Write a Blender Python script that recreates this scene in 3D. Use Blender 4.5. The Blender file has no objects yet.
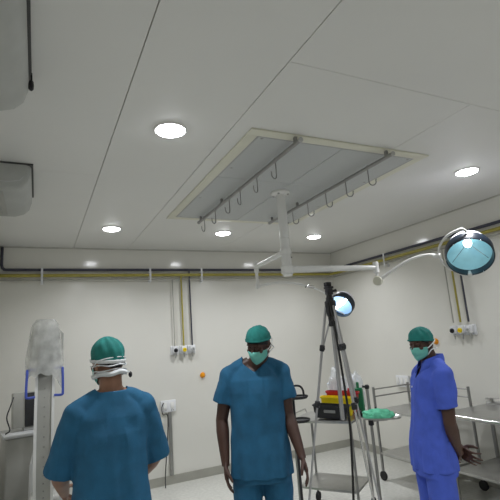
import bpy, bmesh, math, random
from math import sin, cos, pi, radians, sqrt, exp
from mathutils import Vector, Matrix, noise

random.seed(7)
SC = bpy.context.scene
COL = SC.collection

# ------------------------------------------------------------------ camera, world, exposure
cam_d = bpy.data.cameras.new('camera')
cam = bpy.data.objects.new('camera', cam_d)
COL.objects.link(cam)
SC.camera = cam
cam_d.sensor_width = 36.0
cam_d.lens = 441.5 / 500.0 * 36.0
cam_d.clip_start = 0.02
_yaw, _pit, _rol = radians(26.1), radians(11.35), radians(-4.26)
_F = Vector((sin(_yaw) * cos(_pit), cos(_yaw) * cos(_pit), sin(_pit)))
_R = Vector((cos(_yaw), -sin(_yaw), 0))
_U = _R.cross(_F)
_R2 = _R * cos(_rol) + _U * sin(_rol)
_U2 = _U * cos(_rol) - _R * sin(_rol)
cam.matrix_world = Matrix(((_R2.x, _U2.x, -_F.x, 0.0), (_R2.y, _U2.y, -_F.y, 0.0),
                           (_R2.z, _U2.z, -_F.z, 1.65), (0, 0, 0, 1)))
W = bpy.data.worlds.new('world')
SC.world = W
W.use_nodes = True
W.node_tree.nodes['Background'].inputs[0].default_value = (0.6, 0.65, 0.7, 1)
W.node_tree.nodes['Background'].inputs[1].default_value = 0.02
SC.view_settings.view_transform = 'Standard'
SC.view_settings.look = 'None'
SC.view_settings.gamma = 1.0
SC.view_settings.use_curve_mapping = False
SC.view_settings.exposure = 0.0
LAMP = 30.0            # radiance of the downlights' diffusers
LAMP_W = 10.5         # beam of each downlight
try:
    SC.cycles.use_denoising = True
    SC.cycles.sample_clamp_indirect = 8.0
    SC.cycles.max_bounces = 10
    SC.cycles.diffuse_bounces = 6
except Exception:
    pass

# ------------------------------------------------------------------ materials
def srgb(h):
    h = h.lstrip('#')
    out = []
    for i in (0, 2, 4):
        c = int(h[i:i + 2], 16) / 255
        out.append(c / 12.92 if c <= .04045 else ((c + .055) / 1.055) ** 2.4)
    return (*out, 1)

def mat(name, col, rough=.5, metal=0., var=.06, scale=8., bump=0., bscale=60., spec=.5, emit=None, estr=0., trans=0., alpha=1., coat=0.):
    m = bpy.data.materials.new(name)
    m.use_nodes = True
    nt = m.node_tree
    b = nt.nodes['Principled BSDF']
    c = srgb(col) if isinstance(col, str) else col
    tc = nt.nodes.new('ShaderNodeTexCoord')
    nz = nt.nodes.new('ShaderNodeTexNoise')
    nz.inputs['Scale'].default_value = scale
    nz.inputs['Detail'].default_value = 4
    nt.links.new(tc.outputs['Object'], nz.inputs['Vector'])
    rp = nt.nodes.new('ShaderNodeValToRGB')
    rp.color_ramp.elements[0].position = .3
    rp.color_ramp.elements[1].position = .7
    rp.color_ramp.elements[0].color = (*[max(0, x * (1 - var)) for x in c[:3]], 1)
    rp.color_ramp.elements[1].color = (*[min(1, x * (1 + var)) for x in c[:3]], 1)
    nt.links.new(nz.outputs['Fac'], rp.inputs['Fac'])
    nt.links.new(rp.outputs['Color'], b.inputs['Base Color'])
    b.inputs['Roughness'].default_value = rough
    b.inputs['Metallic'].default_value = metal
    b.inputs['Specular IOR Level'].default_value = spec
    b.inputs['Transmission Weight'].default_value = trans
    b.inputs['Alpha'].default_value = alpha
    b.inputs['Coat Weight'].default_value = coat
    if emit:
        b.inputs['Emission Color'].default_value = srgb(emit) if isinstance(emit, str) else emit
        b.inputs['Emission Strength'].default_value = estr
    if bump:
        n2 = nt.nodes.new('ShaderNodeTexNoise')
        n2.inputs['Scale'].default_value = bscale
        n2.inputs['Detail'].default_value = 3
        nt.links.new(tc.outputs['Object'], n2.inputs['Vector'])
        bp = nt.nodes.new('ShaderNodeBump')
        bp.inputs['Strength'].default_value = bump
        bp.inputs['Distance'].default_value = .01
        nt.links.new(n2.outputs['Fac'], bp.inputs['Height'])
        nt.links.new(bp.outputs['Normal'], b.inputs['Normal'])
    return m

M = {}
M['wall'] = mat('wall_paint', (.72, .71, .66, 1), rough=.13, var=.02, scale=1.5, spec=.5)
M['ceil'] = mat('ceiling_panel', (.74, .74, .72, 1), rough=.45, var=.02, scale=1.2)
M['groove'] = mat('panel_groove', (.50, .49, .45, 1), rough=.8)
M['floor'] = mat('vinyl_floor', (.58, .58, .54, 1), rough=.25, var=.08, scale=30)
M['cream'] = mat('cream_enamel', (.70, .69, .58, 1), rough=.35, var=.03)
M['white'] = mat('white_enamel', (.80, .80, .78, 1), rough=.25, var=.02)
M['plastic_white'] = mat('white_plastic', (.74, .75, .77, 1), rough=.4, var=.02)
M['steel'] = mat('brushed_steel', (.50, .50, .49, 1), rough=.3, metal=.9, var=.06, scale=20)
M['steel_dark'] = mat('dull_steel', (.32, .32, .31, 1), rough=.4, metal=.8, var=.08)
M['alu'] = mat('grey_aluminium', (.42, .42, .43, 1), rough=.35, metal=.7)
M['black'] = mat('black_plastic', (.015, .015, .018, 1), rough=.45)
M['rubber'] = mat('black_rubber', (.01, .01, .01, 1), rough=.7)
M['pipe_dark'] = mat('dark_pipe_paint', '#3b3c4a', rough=.4)
M['pipe_yellow'] = mat('yellow_pipe_paint', '#a49a45', rough=.4)
M['pipe_grey'] = mat('pale_pipe_paint', '#a3a299', rough=.4)
M['ac'] = mat('aged_grey_plastic', (.44, .45, .43, 1), rough=.5, var=.05)
M['ac_dark'] = mat('painted_gap_shade', (.06, .06, .06, 1), rough=.6)  # near-black colour for the shade in the gap above the air conditioners
M['orange'] = mat('orange_plastic', '#e8960c', rough=.4)
M['blue_handle'] = mat('blue_handle', '#4a5fc0', rough=.4)
M['skin'] = mat('dark_skin', '#4a3228', rough=.5, var=.1, scale=20)
M['skin_light'] = mat('brown_skin', '#8d6650', rough=.5, var=.1, scale=20)
M['hair'] = mat('black_hair', (.008, .007, .007, 1), rough=.6, bump=.6, bscale=200)
M['scrub'] = mat('teal_blue_scrubs', '#1f5e82', rough=.85, var=.12, scale=14, bump=.25, bscale=300)
M['royal'] = mat('royal_blue_cotton', '#465fc6', rough=.85, var=.1, scale=14, bump=.25, bscale=300)
M['cap'] = mat('green_cap_cotton', '#1f7a74', rough=.85, var=.16, scale=18, bump=.3, bscale=260)
M['mask'] = mat('mint_mask', '#6ebcb0', rough=.8, var=.08, scale=20)
M['mask_white'] = mat('white_gauze', '#d8dcde', rough=.8, var=.06, scale=30)
M['eye'] = mat('eye_white', (.30, .27, .24, 1), rough=.2)
M['iris'] = mat('dark_iris', (.012, .008, .006, 1), rough=.15)
M['clog'] = mat('white_clog', (.6, .6, .6, 1), rough=.4)
M['red'] = mat('red_plastic', '#b3202c', rough=.4)
M['yellow'] = mat('yellow_plastic', '#ecd312', rough=.4)
M['green'] = mat('green_plastic', '#157048', rough=.4)
M['bright_green'] = mat('bright_green_plastic', '#3fa046', rough=.4)
M['mint'] = mat('mint_drape', '#6fd3ac', rough=.85, var=.12, scale=25, bump=.3)
M['crome'] = mat('chrome', (.75, .75, .76, 1), rough=.12, metal=1.)
M['rim'] = mat('dark_lamp_rim', '#16212e', rough=.35)
M['dome_back'] = mat('white_lamp_shell', (.75, .74, .82, 1), rough=.3)
M['panel_grey'] = mat('grey_machine_shell', (.40, .40, .37, 1), rough=.4)
M['pale_grey'] = mat('pale_grey_shell', (.52, .53, .53, 1), rough=.4)
M['led'] = mat('lit_diffuser', (.9, .93, 1, 1), emit=(.95, .965, 1, 1), estr=LAMP)
M['reflector'] = mat('lit_reflector', (.35, .62, .70, 1), rough=.25, metal=.3, var=.18, scale=9, emit=(.22, .52, .62, 1), estr=.30)
M['bulb'] = mat('lit_bulb', (.9, 1, 1, 1), emit=(.9, .98, 1, 1), estr=7.)
M['reflector_blue'] = mat('lit_blue_reflector', (.4, .6, .85, 1), rough=.25, var=.15, scale=12, emit=(.22, .45, .85, 1), estr=.25)

def perforated():
    m = mat('perforated_sheet', (.42, .44, .44, 1), rough=.55, metal=.0)
    nt = m.node_tree
    b = nt.nodes['Principled BSDF']
    tc = nt.nodes.new('ShaderNodeTexCoord')
    v = nt.nodes.new('ShaderNodeTexVoronoi')
    v.inputs['Scale'].default_value = 90
    v.inputs['Randomness'].default_value = 0
    nt.links.new(tc.outputs['Object'], v.inputs['Vector'])
    r = nt.nodes.new('ShaderNodeValToRGB')
    r.color_ramp.elements[0].position = .28
    r.color_ramp.elements[0].color = (.34, .35, .35, 1)
    r.color_ramp.elements[1].position = .36
    r.color_ramp.elements[1].color = (.58, .60, .60, 1)
    nt.links.new(v.outputs['Distance'], r.inputs['Fac'])
    nt.links.new(r.outputs['Color'], b.inputs['Base Color'])
    return m
M['perf'] = perforated()

def clear_plastic(name, op, tint):
    m = bpy.data.materials.new(name)
    m.use_nodes = True
    nt = m.node_tree
    b = nt.nodes['Principled BSDF']
    b.inputs['Base Color'].default_value = tint
    b.inputs['Roughness'].default_value = .12
    out = nt.nodes['Material Output']
    tr = nt.nodes.new('ShaderNodeBsdfTransparent')
    mx = nt.nodes.new('ShaderNodeMixShader')
    tc = nt.nodes.new('ShaderNodeTexCoord')
    nz = nt.nodes.new('ShaderNodeTexNoise')
    nz.inputs['Scale'].default_value = 18
    nt.links.new(tc.outputs['Object'], nz.inputs['Vector'])
    mr = nt.nodes.new('ShaderNodeMapRange')
    mr.inputs['From Min'].default_value = .3
    mr.inputs['From Max'].default_value = .7
    mr.inputs['To Min'].default_value = max(0, op - .14)
    mr.inputs['To Max'].default_value = min(1, op + .14)
    nt.links.new(nz.outputs['Fac'], mr.inputs['Value'])
    nt.links.new(mr.outputs['Result'], mx.inputs['Fac'])
    nt.links.new(tr.outputs['BSDF'], mx.inputs[1])
    nt.links.new(b.outputs['BSDF'], mx.inputs[2])
    nt.links.new(mx.outputs['Shader'], out.inputs['Surface'])
    return m
M['film'] = clear_plastic('clear_plastic_film', .55, (.80, .81, .79, 1))
M['bag'] = clear_plastic('clear_bag', .78, (.85, .87, .88, 1))

# ------------------------------------------------------------------ mesh helpers
def V(*a):
    return Vector(a if len(a) > 1 else a[0])

def frame_of(d):
    d = d.normalized()
    a = Vector((0, 0, 1)) if abs(d.z) < .9 else Vector((1, 0, 0))
    x = a.cross(d).normalized()
    return x, d.cross(x).normalized()

class MB:
    def __init__(s):
        s.b = bmesh.new()
    def loft(s, rings, closed=False, cap=True):
        vs = [[s.b.verts.new(p) for p in r] for r in rings]
        n = len(vs[0])
        for i in range(len(vs) - (0 if closed else 1)):
            a, c = vs[i], vs[(i + 1) % len(vs)]
            for j in range(n):
                k = (j + 1) % n
                try:
                    s.b.faces.new((a[j], a[k], c[k], c[j]))
                except ValueError:
                    pass
        if cap and not closed:
            s.b.faces.new(list(reversed(vs[0])))
            s.b.faces.new(vs[-1])
        return s
    def tube(s, pts, r, seg=12, closed=False, sq=1.0, smooth=0):
        pts = [Vector(p) for p in pts]
        if smooth:
            pts, r = spline(pts, r, smooth, closed)
        rs = r if isinstance(r, (list, tuple)) else [r] * len(pts)
        rings = []
        px = None
        for i, p in enumerate(pts):
            if closed:
                d = pts[(i + 1) % len(pts)] - pts[i - 1]
            else:
                d = pts[min(i + 1, len(pts) - 1)] - pts[max(i - 1, 0)]
            d.normalize()
            if px is None:
                x, y = frame_of(d)
            else:
                x = (px - d * px.dot(d)).normalized()
                y = d.cross(x)
            px = x
            rings.append([p + (x * cos(2 * pi * k / seg) + y * sin(2 * pi * k / seg) * sq) * rs[i] for k in range(seg)])
        return s.loft(rings, closed)
    def cyl(s, a, b, r, r2=None, seg=24):
        return s.tube([a, b], [r, r if r2 is None else r2], seg)
    def box(s, lo, hi, bev=0.0, mtx=None, seg=2):
        g = bmesh.new()
        bmesh.ops.create_cube(g, size=1)
        lo, hi = Vector(lo), Vector(hi)
        for v in g.verts:
            v.co = Vector(((v.co.x + .5) * (hi.x - lo.x) + lo.x, (v.co.y + .5) * (hi.y - lo.y) + lo.y, (v.co.z + .5) * (hi.z - lo.z) + lo.z))
        if bev:
            bmesh.ops.bevel(g, geom=list(g.edges), offset=bev, segments=seg, profile=.5, affect='EDGES')
        return s.merge(g, mtx)
    def ell(s, c, r, mtx=None, u=24, v=16):
        g = bmesh.new()
        bmesh.ops.create_uvsphere(g, u_segments=u, v_segments=v, radius=1)
        c = Vector(c)
        r = (r, r, r) if isinstance(r, (int, float)) else r
        for q in g.verts:
            q.co = Vector((q.co.x * r[0], q.co.y * r[1], q.co.z * r[2])) + c
        return s.merge(g, mtx)
    def lathe(s, prof, c=(0, 0, 0), ax=(0, 0, 1), seg=40, cap=False):
        c, ax = Vector(c), Vector(ax).normalized()
        x, y = frame_of(ax)
        rings = [[c + ax * h + (x * cos(2 * pi * k / seg) + y * sin(2 * pi * k / seg)) * max(r, 1e-4) for k in range(seg)] for r, h in prof]
        return s.loft(rings, False, cap)
    def merge(s, g, mtx=None):
        mp = {}
        for v in g.verts:
            mp[v] = s.b.verts.new(mtx @ v.co if mtx is not None else v.co)
        for f in g.faces:
            s.b.faces.new([mp[v] for v in f.verts])
        g.free()
        return s
    def mesh(s, name, m=None, smooth=True):
        bmesh.ops.recalc_face_normals(s.b, faces=s.b.faces)
        me = bpy.data.meshes.new(name)
        s.b.to_mesh(me)
        s.b.free()
        if m:
            me.materials.append(M[m] if isinstance(m, str) else m)
        if smooth:
            for p in me.polygons:
                p.use_smooth = True
            try:
                me.set_sharp_from_angle(angle=radians(38))
            except Exception:
                pass
        return me
    def obj(s, name, m, parent=None, smooth=True):
        return link(name, s.mesh(name, m, smooth), parent)

def link(name, me, parent=None):
    o = bpy.data.objects.new(name, me)
    COL.objects.link(o)
    if parent is not None:
        o.parent = parent
    return o

def spline(pts, r, n, closed=False):
    N = len(pts)
    rs = list(r) if isinstance(r, (list, tuple)) else [r] * N
    op, orr = [], []
    rng = N if closed else N - 1
    for i in range(rng):
        if closed:
            a, b, c, d = pts[i - 1], pts[i], pts[(i + 1) % N], pts[(i + 2) % N]
            ra, rb = rs[i], rs[(i + 1) % N]
        else:
            b, c = pts[i], pts[i + 1]
            a = pts[i - 1] if i > 0 else b + (b - c)
            d = pts[i + 2] if i + 2 < N else c + (c - b)
            ra, rb = rs[i], rs[i + 1]
        for k in range(n):
            t = k / n
            op.append(.5 * ((2 * b) + (c - a) * t + (2 * a - 5 * b + 4 * c - d) * t * t + (3 * b - a - 3 * c + d) * t ** 3))
            orr.append(ra + (rb - ra) * t)
    if not closed:
        op.append(pts[-1])
        orr.append(rs[-1])
    return op, orr

def tag(o, label, cat, group=None):
    o['label'] = label
    o['category'] = cat
    if group:
        o['group'] = group
    return o

def thing(name, label, cat, loc=(0, 0, 0), rz=0., group=None):
    o = bpy.data.objects.new(name, None)
    COL.objects.link(o)
    o.empty_display_size = .1
    o.location = loc
    o.rotation_euler = (0, 0, rz)
    return tag(o, label, cat, group)

def struct(o):
    o['kind'] = 'structure'
    return o

def dup(root, loc, label=None, rz=None, group=None):
    def cp(o, par):
        c = o.copy()
        COL.objects.link(c)
        c.parent = par
        for ch in list(o.children):
            cp(ch, c)
        return c
    r = root.copy()
    COL.objects.link(r)
    r.location = loc
    if rz is not None:
        r.rotation_euler = (0, 0, rz)
    if label:
        r['label'] = label
    for ch in list(root.children):
        cp(ch, r)
    return r

def ell_ring(cx, cy, z, a, b, n=32, p=2.0):
    out = []
    for k in range(n):
        t = 2 * pi * k / n
        c, s = cos(t), sin(t)
        out.append(Vector((cx + a * math.copysign(abs(c) ** (2 / p), c), cy + b * math.copysign(abs(s) ** (2 / p), s), z)))
    return out

def voxel(me, size, smooth=3):
    """One continuous skin over overlapping closed pieces."""
    o = bpy.data.objects.new('tmp', me)
    COL.objects.link(o)
    r = o.modifiers.new('r', 'REMESH')
    r.mode = 'VOXEL'
    r.voxel_size = size
    if smooth:
        s = o.modifiers.new('s', 'SMOOTH')
        s.factor = .5
        s.iterations = smooth
    dg = bpy.context.evaluated_depsgraph_get()
    dg.update()
    out = bpy.data.meshes.new_from_object(o.evaluated_get(dg))
    bpy.data.objects.remove(o)
    return out

# ------------------------------------------------------------------ room shell
XL, XR, YB, YF, ZC = -.42, 4.21, 5.70, -2.5, 2.90
T = .12
struct(MB().box((XL - T, YF - T, -.15), (XR + T, YB + T, 0)).obj('floor', 'floor', smooth=False))
struct(MB().box((XL - T, YB, 0), (XR + T, YB + T, ZC + .1)).obj('wall_back', 'wall', smooth=False))
struct(MB().box((XR, YF, 0), (XR + T, YB, ZC + .1)).obj('wall_right', 'wall', smooth=False))
struct(MB().box((XL - T, YF, 0), (XL, YB, ZC + .1)).obj('wall_left', 'wall', smooth=False))
struct(MB().box((XL - T, YF - T, 0), (XR + T, YF, ZC + .1)).obj('wall_front', 'wall', smooth=False))
cb = MB()
g = .0022
for (x0, x1, y0, y1) in ((XL, .385, YF, .2), (XL, .385, .2, 3.2), (XL, .385, 3.2, YB),
                         (.385, 1.035, YF, YB), (1.035, XR, YF, 1.55),
                         (1.035, 2.265, 1.55, YB), (2.265, XR, 1.55, YB)):
    ax = g if x0 > XL else 0
    bx_ = g if x1 < XR else 0
    ay = g * .5 if y0 > YF else 0
    by = g * .5 if y1 < YB else 0
    cb.box((x0 + ax, y0 + ay, ZC), (x1 - bx_, y1 - by, ZC + .02), bev=.0015, seg=1)
ceil = cb.mesh('ceiling', 'ceil', False)
bm = bmesh.new()
bm.from_mesh(ceil)
bk = MB().box((XL - T, YF - T, ZC + .012), (XR + T, YB + T, ZC + .12))
n0 = len(bm.faces)
me2 = bk.mesh('backing', None, False)
bm.from_mesh(me2)
bm.to_mesh(ceil)
bm.free()
ceil.materials.append(M['groove'])
for i, p in enumerate(ceil.polygons):
    if i >= n0:
        p.material_index = 1
struct(link('ceiling', ceil))
struct(MB().box((XL, YB - .012, 0), (XR, YB, .1)).obj('baseboard_back', 'pipe_grey', smooth=False))
struct(MB().box((XR - .012, YF, 0), (XR, YB - .012, .1)).obj('baseboard_right', 'pipe_grey', smooth=False))
# sealed joint where the ceiling meets the walls
struct(MB().box((XL, YB - .012, ZC - .014), (XR, YB, ZC)).obj('trim_1', 'groove', smooth=False))
struct(MB().box((XR - .012, YF, ZC - .014), (XR, YB - .012, ZC)).obj('trim_2', 'groove', smooth=False))

# ------------------------------------------------------------------ downlights
lab = {(.69, 2.36): 'round white ceiling downlight left of the hook panel, nearer one beside its front corner',
       (.69, 4.69): 'round white ceiling downlight left of the hook panel, near the back wall',
       (1.96, 4.69): 'round white ceiling downlight behind the left hook rail, near the back wall',
       (3.24, 4.69): 'round white ceiling downlight right of the lamp column, near the back wall',
       (3.24, 2.36): 'round white ceiling downlight right of the hook panel, above the big surgical lamp',
       (.69, .04): 'round white ceiling downlight beside the air conditioner, behind the viewer',
       (1.96, .04): 'round white ceiling downlight behind the viewer, middle of its row',
       (3.24, .04): 'round white ceiling downlight behind the viewer, by the right wall'}
base = None
for (x, y), lb in lab.items():
    if base is None:
        base = thing('downlight', lb, 'ceiling light', (x, y, ZC), 0, 'ceiling downlights')
        MB().lathe([(.098, 0), (.098, -.006), (.092, -.011), (.084, -.009), (.083, 0)]).obj('trim_ring', 'white', base)
        MB().lathe([(.0835, -.006), (.081, -.014), (.07, -.019), (.05, -.021), (.001, -.022)]).obj('diffuser', 'led', base)
        ld = bpy.data.lights.new('beam', 'AREA')
        ld.shape = 'DISK'
        ld.size = .15
        ld.spread = radians(134)
        ld.energy = LAMP_W
        ld.color = (.95, .965, 1)
        lo_ = bpy.data.objects.new('beam', ld)
        COL.objects.link(lo_)
        lo_.parent = base
        lo_.location = (0, 0, -.024)
    else:
        dup(base, (x, y, ZC), lb)

# ------------------------------------------------------------------ ceiling hook panel (air diffuser)
fx0, fx1, fy0, fy1 = 1.147, 2.617, 2.19, 4.19
pan = thing('air_diffuser', 'large framed perforated air panel on the ceiling', 'ceiling panel', (1.882, 3.19, ZC))
hx, hy = (fx1 - fx0) / 2, (fy1 - fy0) / 2
fw = .075
fb = MB()
for lo, hi in (((-hx, -hy), (hx, -hy + fw)), ((-hx, hy - fw), (hx, hy)), ((-hx, -hy + fw), (-hx + fw, hy - fw)), ((hx - fw, -hy + fw), (hx, hy - fw))):
    fb.box((lo[0], lo[1], -.012), (hi[0], hi[1], 0), bev=.003)
fb.obj('frame', 'cream', pan)
fb = MB()
w_ = .012
for lo, hi in (((-hx + fw, -hy + fw), (hx - fw, -hy + fw + w_)), ((-hx + fw, hy - fw - w_), (hx - fw, hy - fw)), ((-hx + fw, -hy + fw + w_), (-hx + fw + w_, hy - fw - w_)), ((hx - fw - w_, -hy + fw + w_), (hx - fw, hy - fw - w_))):
    fb.box((lo[0], lo[1], -.012), (hi[0], hi[1], 0), bev=.002)
fb.obj('inner_bead', 'alu', pan)
ix, iy = hx - fw - w_, hy - fw - w_
for i in range(2):
    for j in range(2):
        x0, x1 = (-ix, -.003) if i == 0 else (.003, ix)
        y0, y1 = (-iy, -.213) if j == 0 else (-.207, iy)
        MB().box((x0, y0, -.0115), (x1, y1, -.002), bev=.002).obj('perforated_sheet', 'perf', pan, smooth=False)
for sx in (-1, 1):
    for yy in (-hy + .1, -.4, .3, hy - .1):
        MB().lathe([(.011, 0), (.010, -.0003), (.007, -.0004), (.001, -.0005)], (sx * (ix - .03), yy, -.0115), seg=12).obj('screw', 'steel_dark', pan)

def hook_rail(x, y0, y1, label, cat='rail'):
    yc = (y0 + y1) / 2
    r = thing('hook_rail', label, cat, (x, yc, ZC), 0, 'hook rails')
    MB().tube([(0, y0 - yc, -.058), (0, y1 - yc, -.058)], .014, 16).obj('tube', 'steel_dark', r)
    for y in (y0 + .06, yc + .35, y1 - .06):
        MB().box((-.009, y - yc - .012, -.05), (.009, y - yc + .012, -.012), bev=.002).obj('bracket', 'steel_dark', r)
    for y in (y0, y1):
        s_ = -1 if y == y0 else 1
        MB().lathe([(.0155, 0), (.0165, .004), (.0165, .012), (.001, .016)], (0, y - yc - s_ * .004, -.058), (0, s_, 0), seg=16).obj('end_cap', 'steel', r)
    return r
hook_rail(1.46, 2.15, 4.11, 'long grey hook rail under the ceiling panel, the left one with six hooks')
hook_rail(2.215, 2.15, 4.0, 'long grey hook rail under the ceiling panel, the right one with five hooks')

hook0 = None
def hook_at(x, y, label, rz, grp):
    global hook0
    if hook0 is None:
        b = MB()
        pts = [V(.0, .017 * cos(t), .017 * sin(t)) for t in [radians(a) for a in range(-60, 241, 25)]]
        pts = [V(p.x, p.y, p.z) for p in pts]
        b.tube(pts, .0038, 8)
        st = [V(0, 0, -.017), V(0, 0, -.10)]
        for a in range(0, 200, 18):
            st.append(V(.026 - .026 * cos(radians(a)), 0, -.11 - .026 * sin(radians(a)) * 1.1))
        st.append(V(.056, 0, -.092))
        b.tube(st, .0042, 8)
        me = b.mesh('drip_hook', 'steel_dark')
        hook0 = tag(link('drip_hook', me), label, 'hook', grp)
        hook0.location = (x, y, ZC - .058)
        hook0.rotation_euler = (0, 0, rz)
    else:
        h = hook0.copy()
        COL.objects.link(h)
        h.location = (x, y, ZC - .058)
        h.rotation_euler = (0, 0, rz)
        h['label'] = label
        h['group'] = grp
ORD = ['nearest to the viewer', 'second from the near end', 'third from the near end', 'third from the far end', 'second from the far end', 'at the far end']
for i, y in enumerate((2.585, 2.89, 3.21, 3.45, 3.80, 4.11)):
    hook_at(1.46, y * .96, 'steel drip hook on the left ceiling rail, ' + ORD[i], radians(200 + 8 * (i % 3)), 'hooks on the left rail')
ORD2 = ['nearest to the viewer', 'second from the near end', 'middle of the five', 'second from the far end', 'farthest, close by the white column']
for i, y in enumerate((2.52, 2.80, 3.09, 3.39, 3.67)):
    hook_at(2.215, y * .96, 'steel drip hook on the right ceiling rail, ' + ORD2[i], radians(-30 + 7 * (i % 3)), 'hooks on the right rail')

# ------------------------------------------------------------------ surgical light
PX, PY = 1.90, 3.19
sl = thing('surgical_light', 'white ceiling surgical light with a column, two arms and two lit lamp heads', 'operating light', (PX, PY, ZC))
def L(p):
    return Vector((p[0] - PX, p[1] - PY, p[2] - ZC))
MB().lathe([(.001, -.012), (.085, -.012), (.085, -.030), (.075, -.038), (.045, -.042), (.044, -.05)], seg=32).obj('ceiling_flange', 'white', sl)
for a in range(4):
    t = radians(45 + 90 * a)
    MB().lathe([(.010, -.032), (.010, -.046), (.001, -.05)], (.066 * cos(t), .066 * sin(t), 0), seg=8).obj('flange_bolt', 'steel_dark', sl)
col = MB().lathe([(.042, -.03), (.042, -.42), (.037, -.425), (.037, -.43), (.042, -.435), (.042, -.52), (.0385, -.523), (.0385, -.528), (.042, -.531), (.042, -.745), (.036, -.755), (.001, -.757)], seg=32).obj('column', 'white', sl)
for zz in (-.30, -.60):
    MB().cyl((.030, -.03, zz), (.036, -.037, zz), .006).obj('set_screw', 'steel_dark', col)
HUB = L((2.74, 3.05, 2.195))
b1 = MB()
d1 = Vector((HUB.x, HUB.y, 0)).normalized()
b1.lathe([(.050, -.735), (.054, -.73), (.054, -.675), (.050, -.67), (.043, -.668)], seg=32)
boom = b1.tube([d1 * .045 + V(0, 0, -.70), d1 * .30 + V(0, 0, -.70), Vector((HUB.x, HUB.y, -.705))], [.030, .027, .022], 20).obj('boom_arm', 'white', sl)
MB().lathe([(.001, .055), (.022, .053), (.026, .045), (.026, -.045), (.022, -.05), (.014, -.052), (.014, -.10)], (HUB.x, HUB.y, -.705), seg=24).obj('joint', 'white', boom)
# disc brake under the boom joint
tocam = Vector((-2.74, -3.05, 0)).normalized()
KN = Vector((HUB.x, HUB.y, -.825))
kn = MB().lathe([(.001, -.02), (.036, -.02), (.042, -.014), (.042, .014), (.036, .02), (.001, .02)], KN, tocam * .9 + V(-.3, 0, 0), seg=32)
kn.obj('joint_disc', 'cream', boom)
D1 = L((3.225, 2.46, 2.195))        # centre of the big lamp's rim
DN = Vector((-.58, -.455, -.66)).normalized()   # its facing
DX = DN.cross(V(0, 0, 1)).normalized()     # sideways
DU = DX.cross(DN).normalized()             # up along the rim plane
if DX.dot(Vector((.9, -.44, 0))) < 0:
    DX = -DX
YK = D1 - DX * .23 + DU * .02 - DN * .03
arm = MB().tube([KN + tocam * .0, KN.lerp(YK, .25) + V(0, 0, .035), KN.lerp(YK, .55) + V(0, 0, .065), KN.lerp(YK, .8) + V(0, 0, .05), YK], [.017, .015, .0135, .012, .012], 14, smooth=6)
arm = arm.obj('spring_arm', 'white', sl)

def lamp_head(c, n, x, u, R, parent, refl, bulb_h, name='lamp_head', bar=False):
    shell = MB().lathe([(R * .93, 0), (R * .99, .004), (R, .02), (R * .985, .035)], c, -n, seg=56)
    prof = [(R * .985, .035), (R * .94, .06), (R * .84, .105), (R * .66, .145), (R * .42, .172), (R * .2, .182), (.001, .185)]
    s_ = R / .205
    prof = [(r, h + .03 if h < .036 else .06 + (h - .035) * s_ * 1.35) for r, h in prof]
    head = MB().lathe(prof, c, -n, seg=56).obj(name, 'dome_back', parent)
    head.data.name = name
    MB().lathe([(R * .915, .05 * R / .2), (R * .95, -.03 * R / .2), (R * .985, -.034 * R / .2), (R * 1.01, -.026 * R / .2), (R * 1.02, .062), (R * .97, .07)], c, -n, seg=56).obj('rim', 'rim', head)
    MB().lathe([(R * .925, .035 * s_), (R * .80, .06 * s_), (R * .58, .095 * s_), (R * .3, .118 * s_), (.001, .125 * s_)], c, -n, seg=56).obj('reflector', refl, head)
    bp = c + u * bulb_h - n * .045
    if bar:
        MB().tube([c - x * R * .72 - u * R * .25 - n * .02, c - n * .03, c + x * R * .55 + u * R * .42 - n * .02], R * .11, 10).obj('lamp_tube', 'bulb', head)
    else:
        MB().ell((0, 0, 0), (.033, .033, .04), Matrix.Translation(bp)).obj('bulb', 'bulb', head)
        for k in range(3):
            t = radians(90 + 120 * k)
            a_ = c + (x * cos(t) + u * sin(t)) * R * .86 - n * .045
            MB().tube([a_, bp + (a_ - bp).normalized() * .03], .003, 6).obj('bulb_stay', 'crome', head)
    return head
head1 = lamp_head(D1, DN, DX, DU, .185, arm, 'reflector', .095)
for k in (1, 2.2, 3.1, 4.4, 5.2):
    MB().ell(D1 + (DX * cos(k) + DU * sin(k)) * .181 + DN * .034, .005, u=8, v=6).obj('rim_screw', 'crome', head1)
# C shaped yoke from the top of the shell round the left to the bottom
yp = []
for a in range(95, 262, 12):
    t = radians(a)
    yp.append(D1 + DX * cos(t) * .232 + DU * (sin(t) * .225 + .01) - DN * (.05 if a < 240 else .02))
yp = [D1 + DU * .20 - DN * .05 + DX * .005] + yp + [D1 - DU * .19 - DN * .015 + DX * .0]
MB().tube(yp, .0105, 12, smooth=2).obj('yoke', 'white', head1)
MB().lathe([(.001, .03), (.015, .028), (.018, .018), (.014, .0), (.012, -.02)], D1 - DU * .172 - DX * .02 + DN * .012, DN, seg=16).obj('aiming_knob', 'white', head1)
MB().lathe([(.016, -.03), (.019, -.02), (.019, .02), (.016, .03)], YK - DX * .02, DX, seg=16).obj('arm_collar', 'white', head1)

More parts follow.
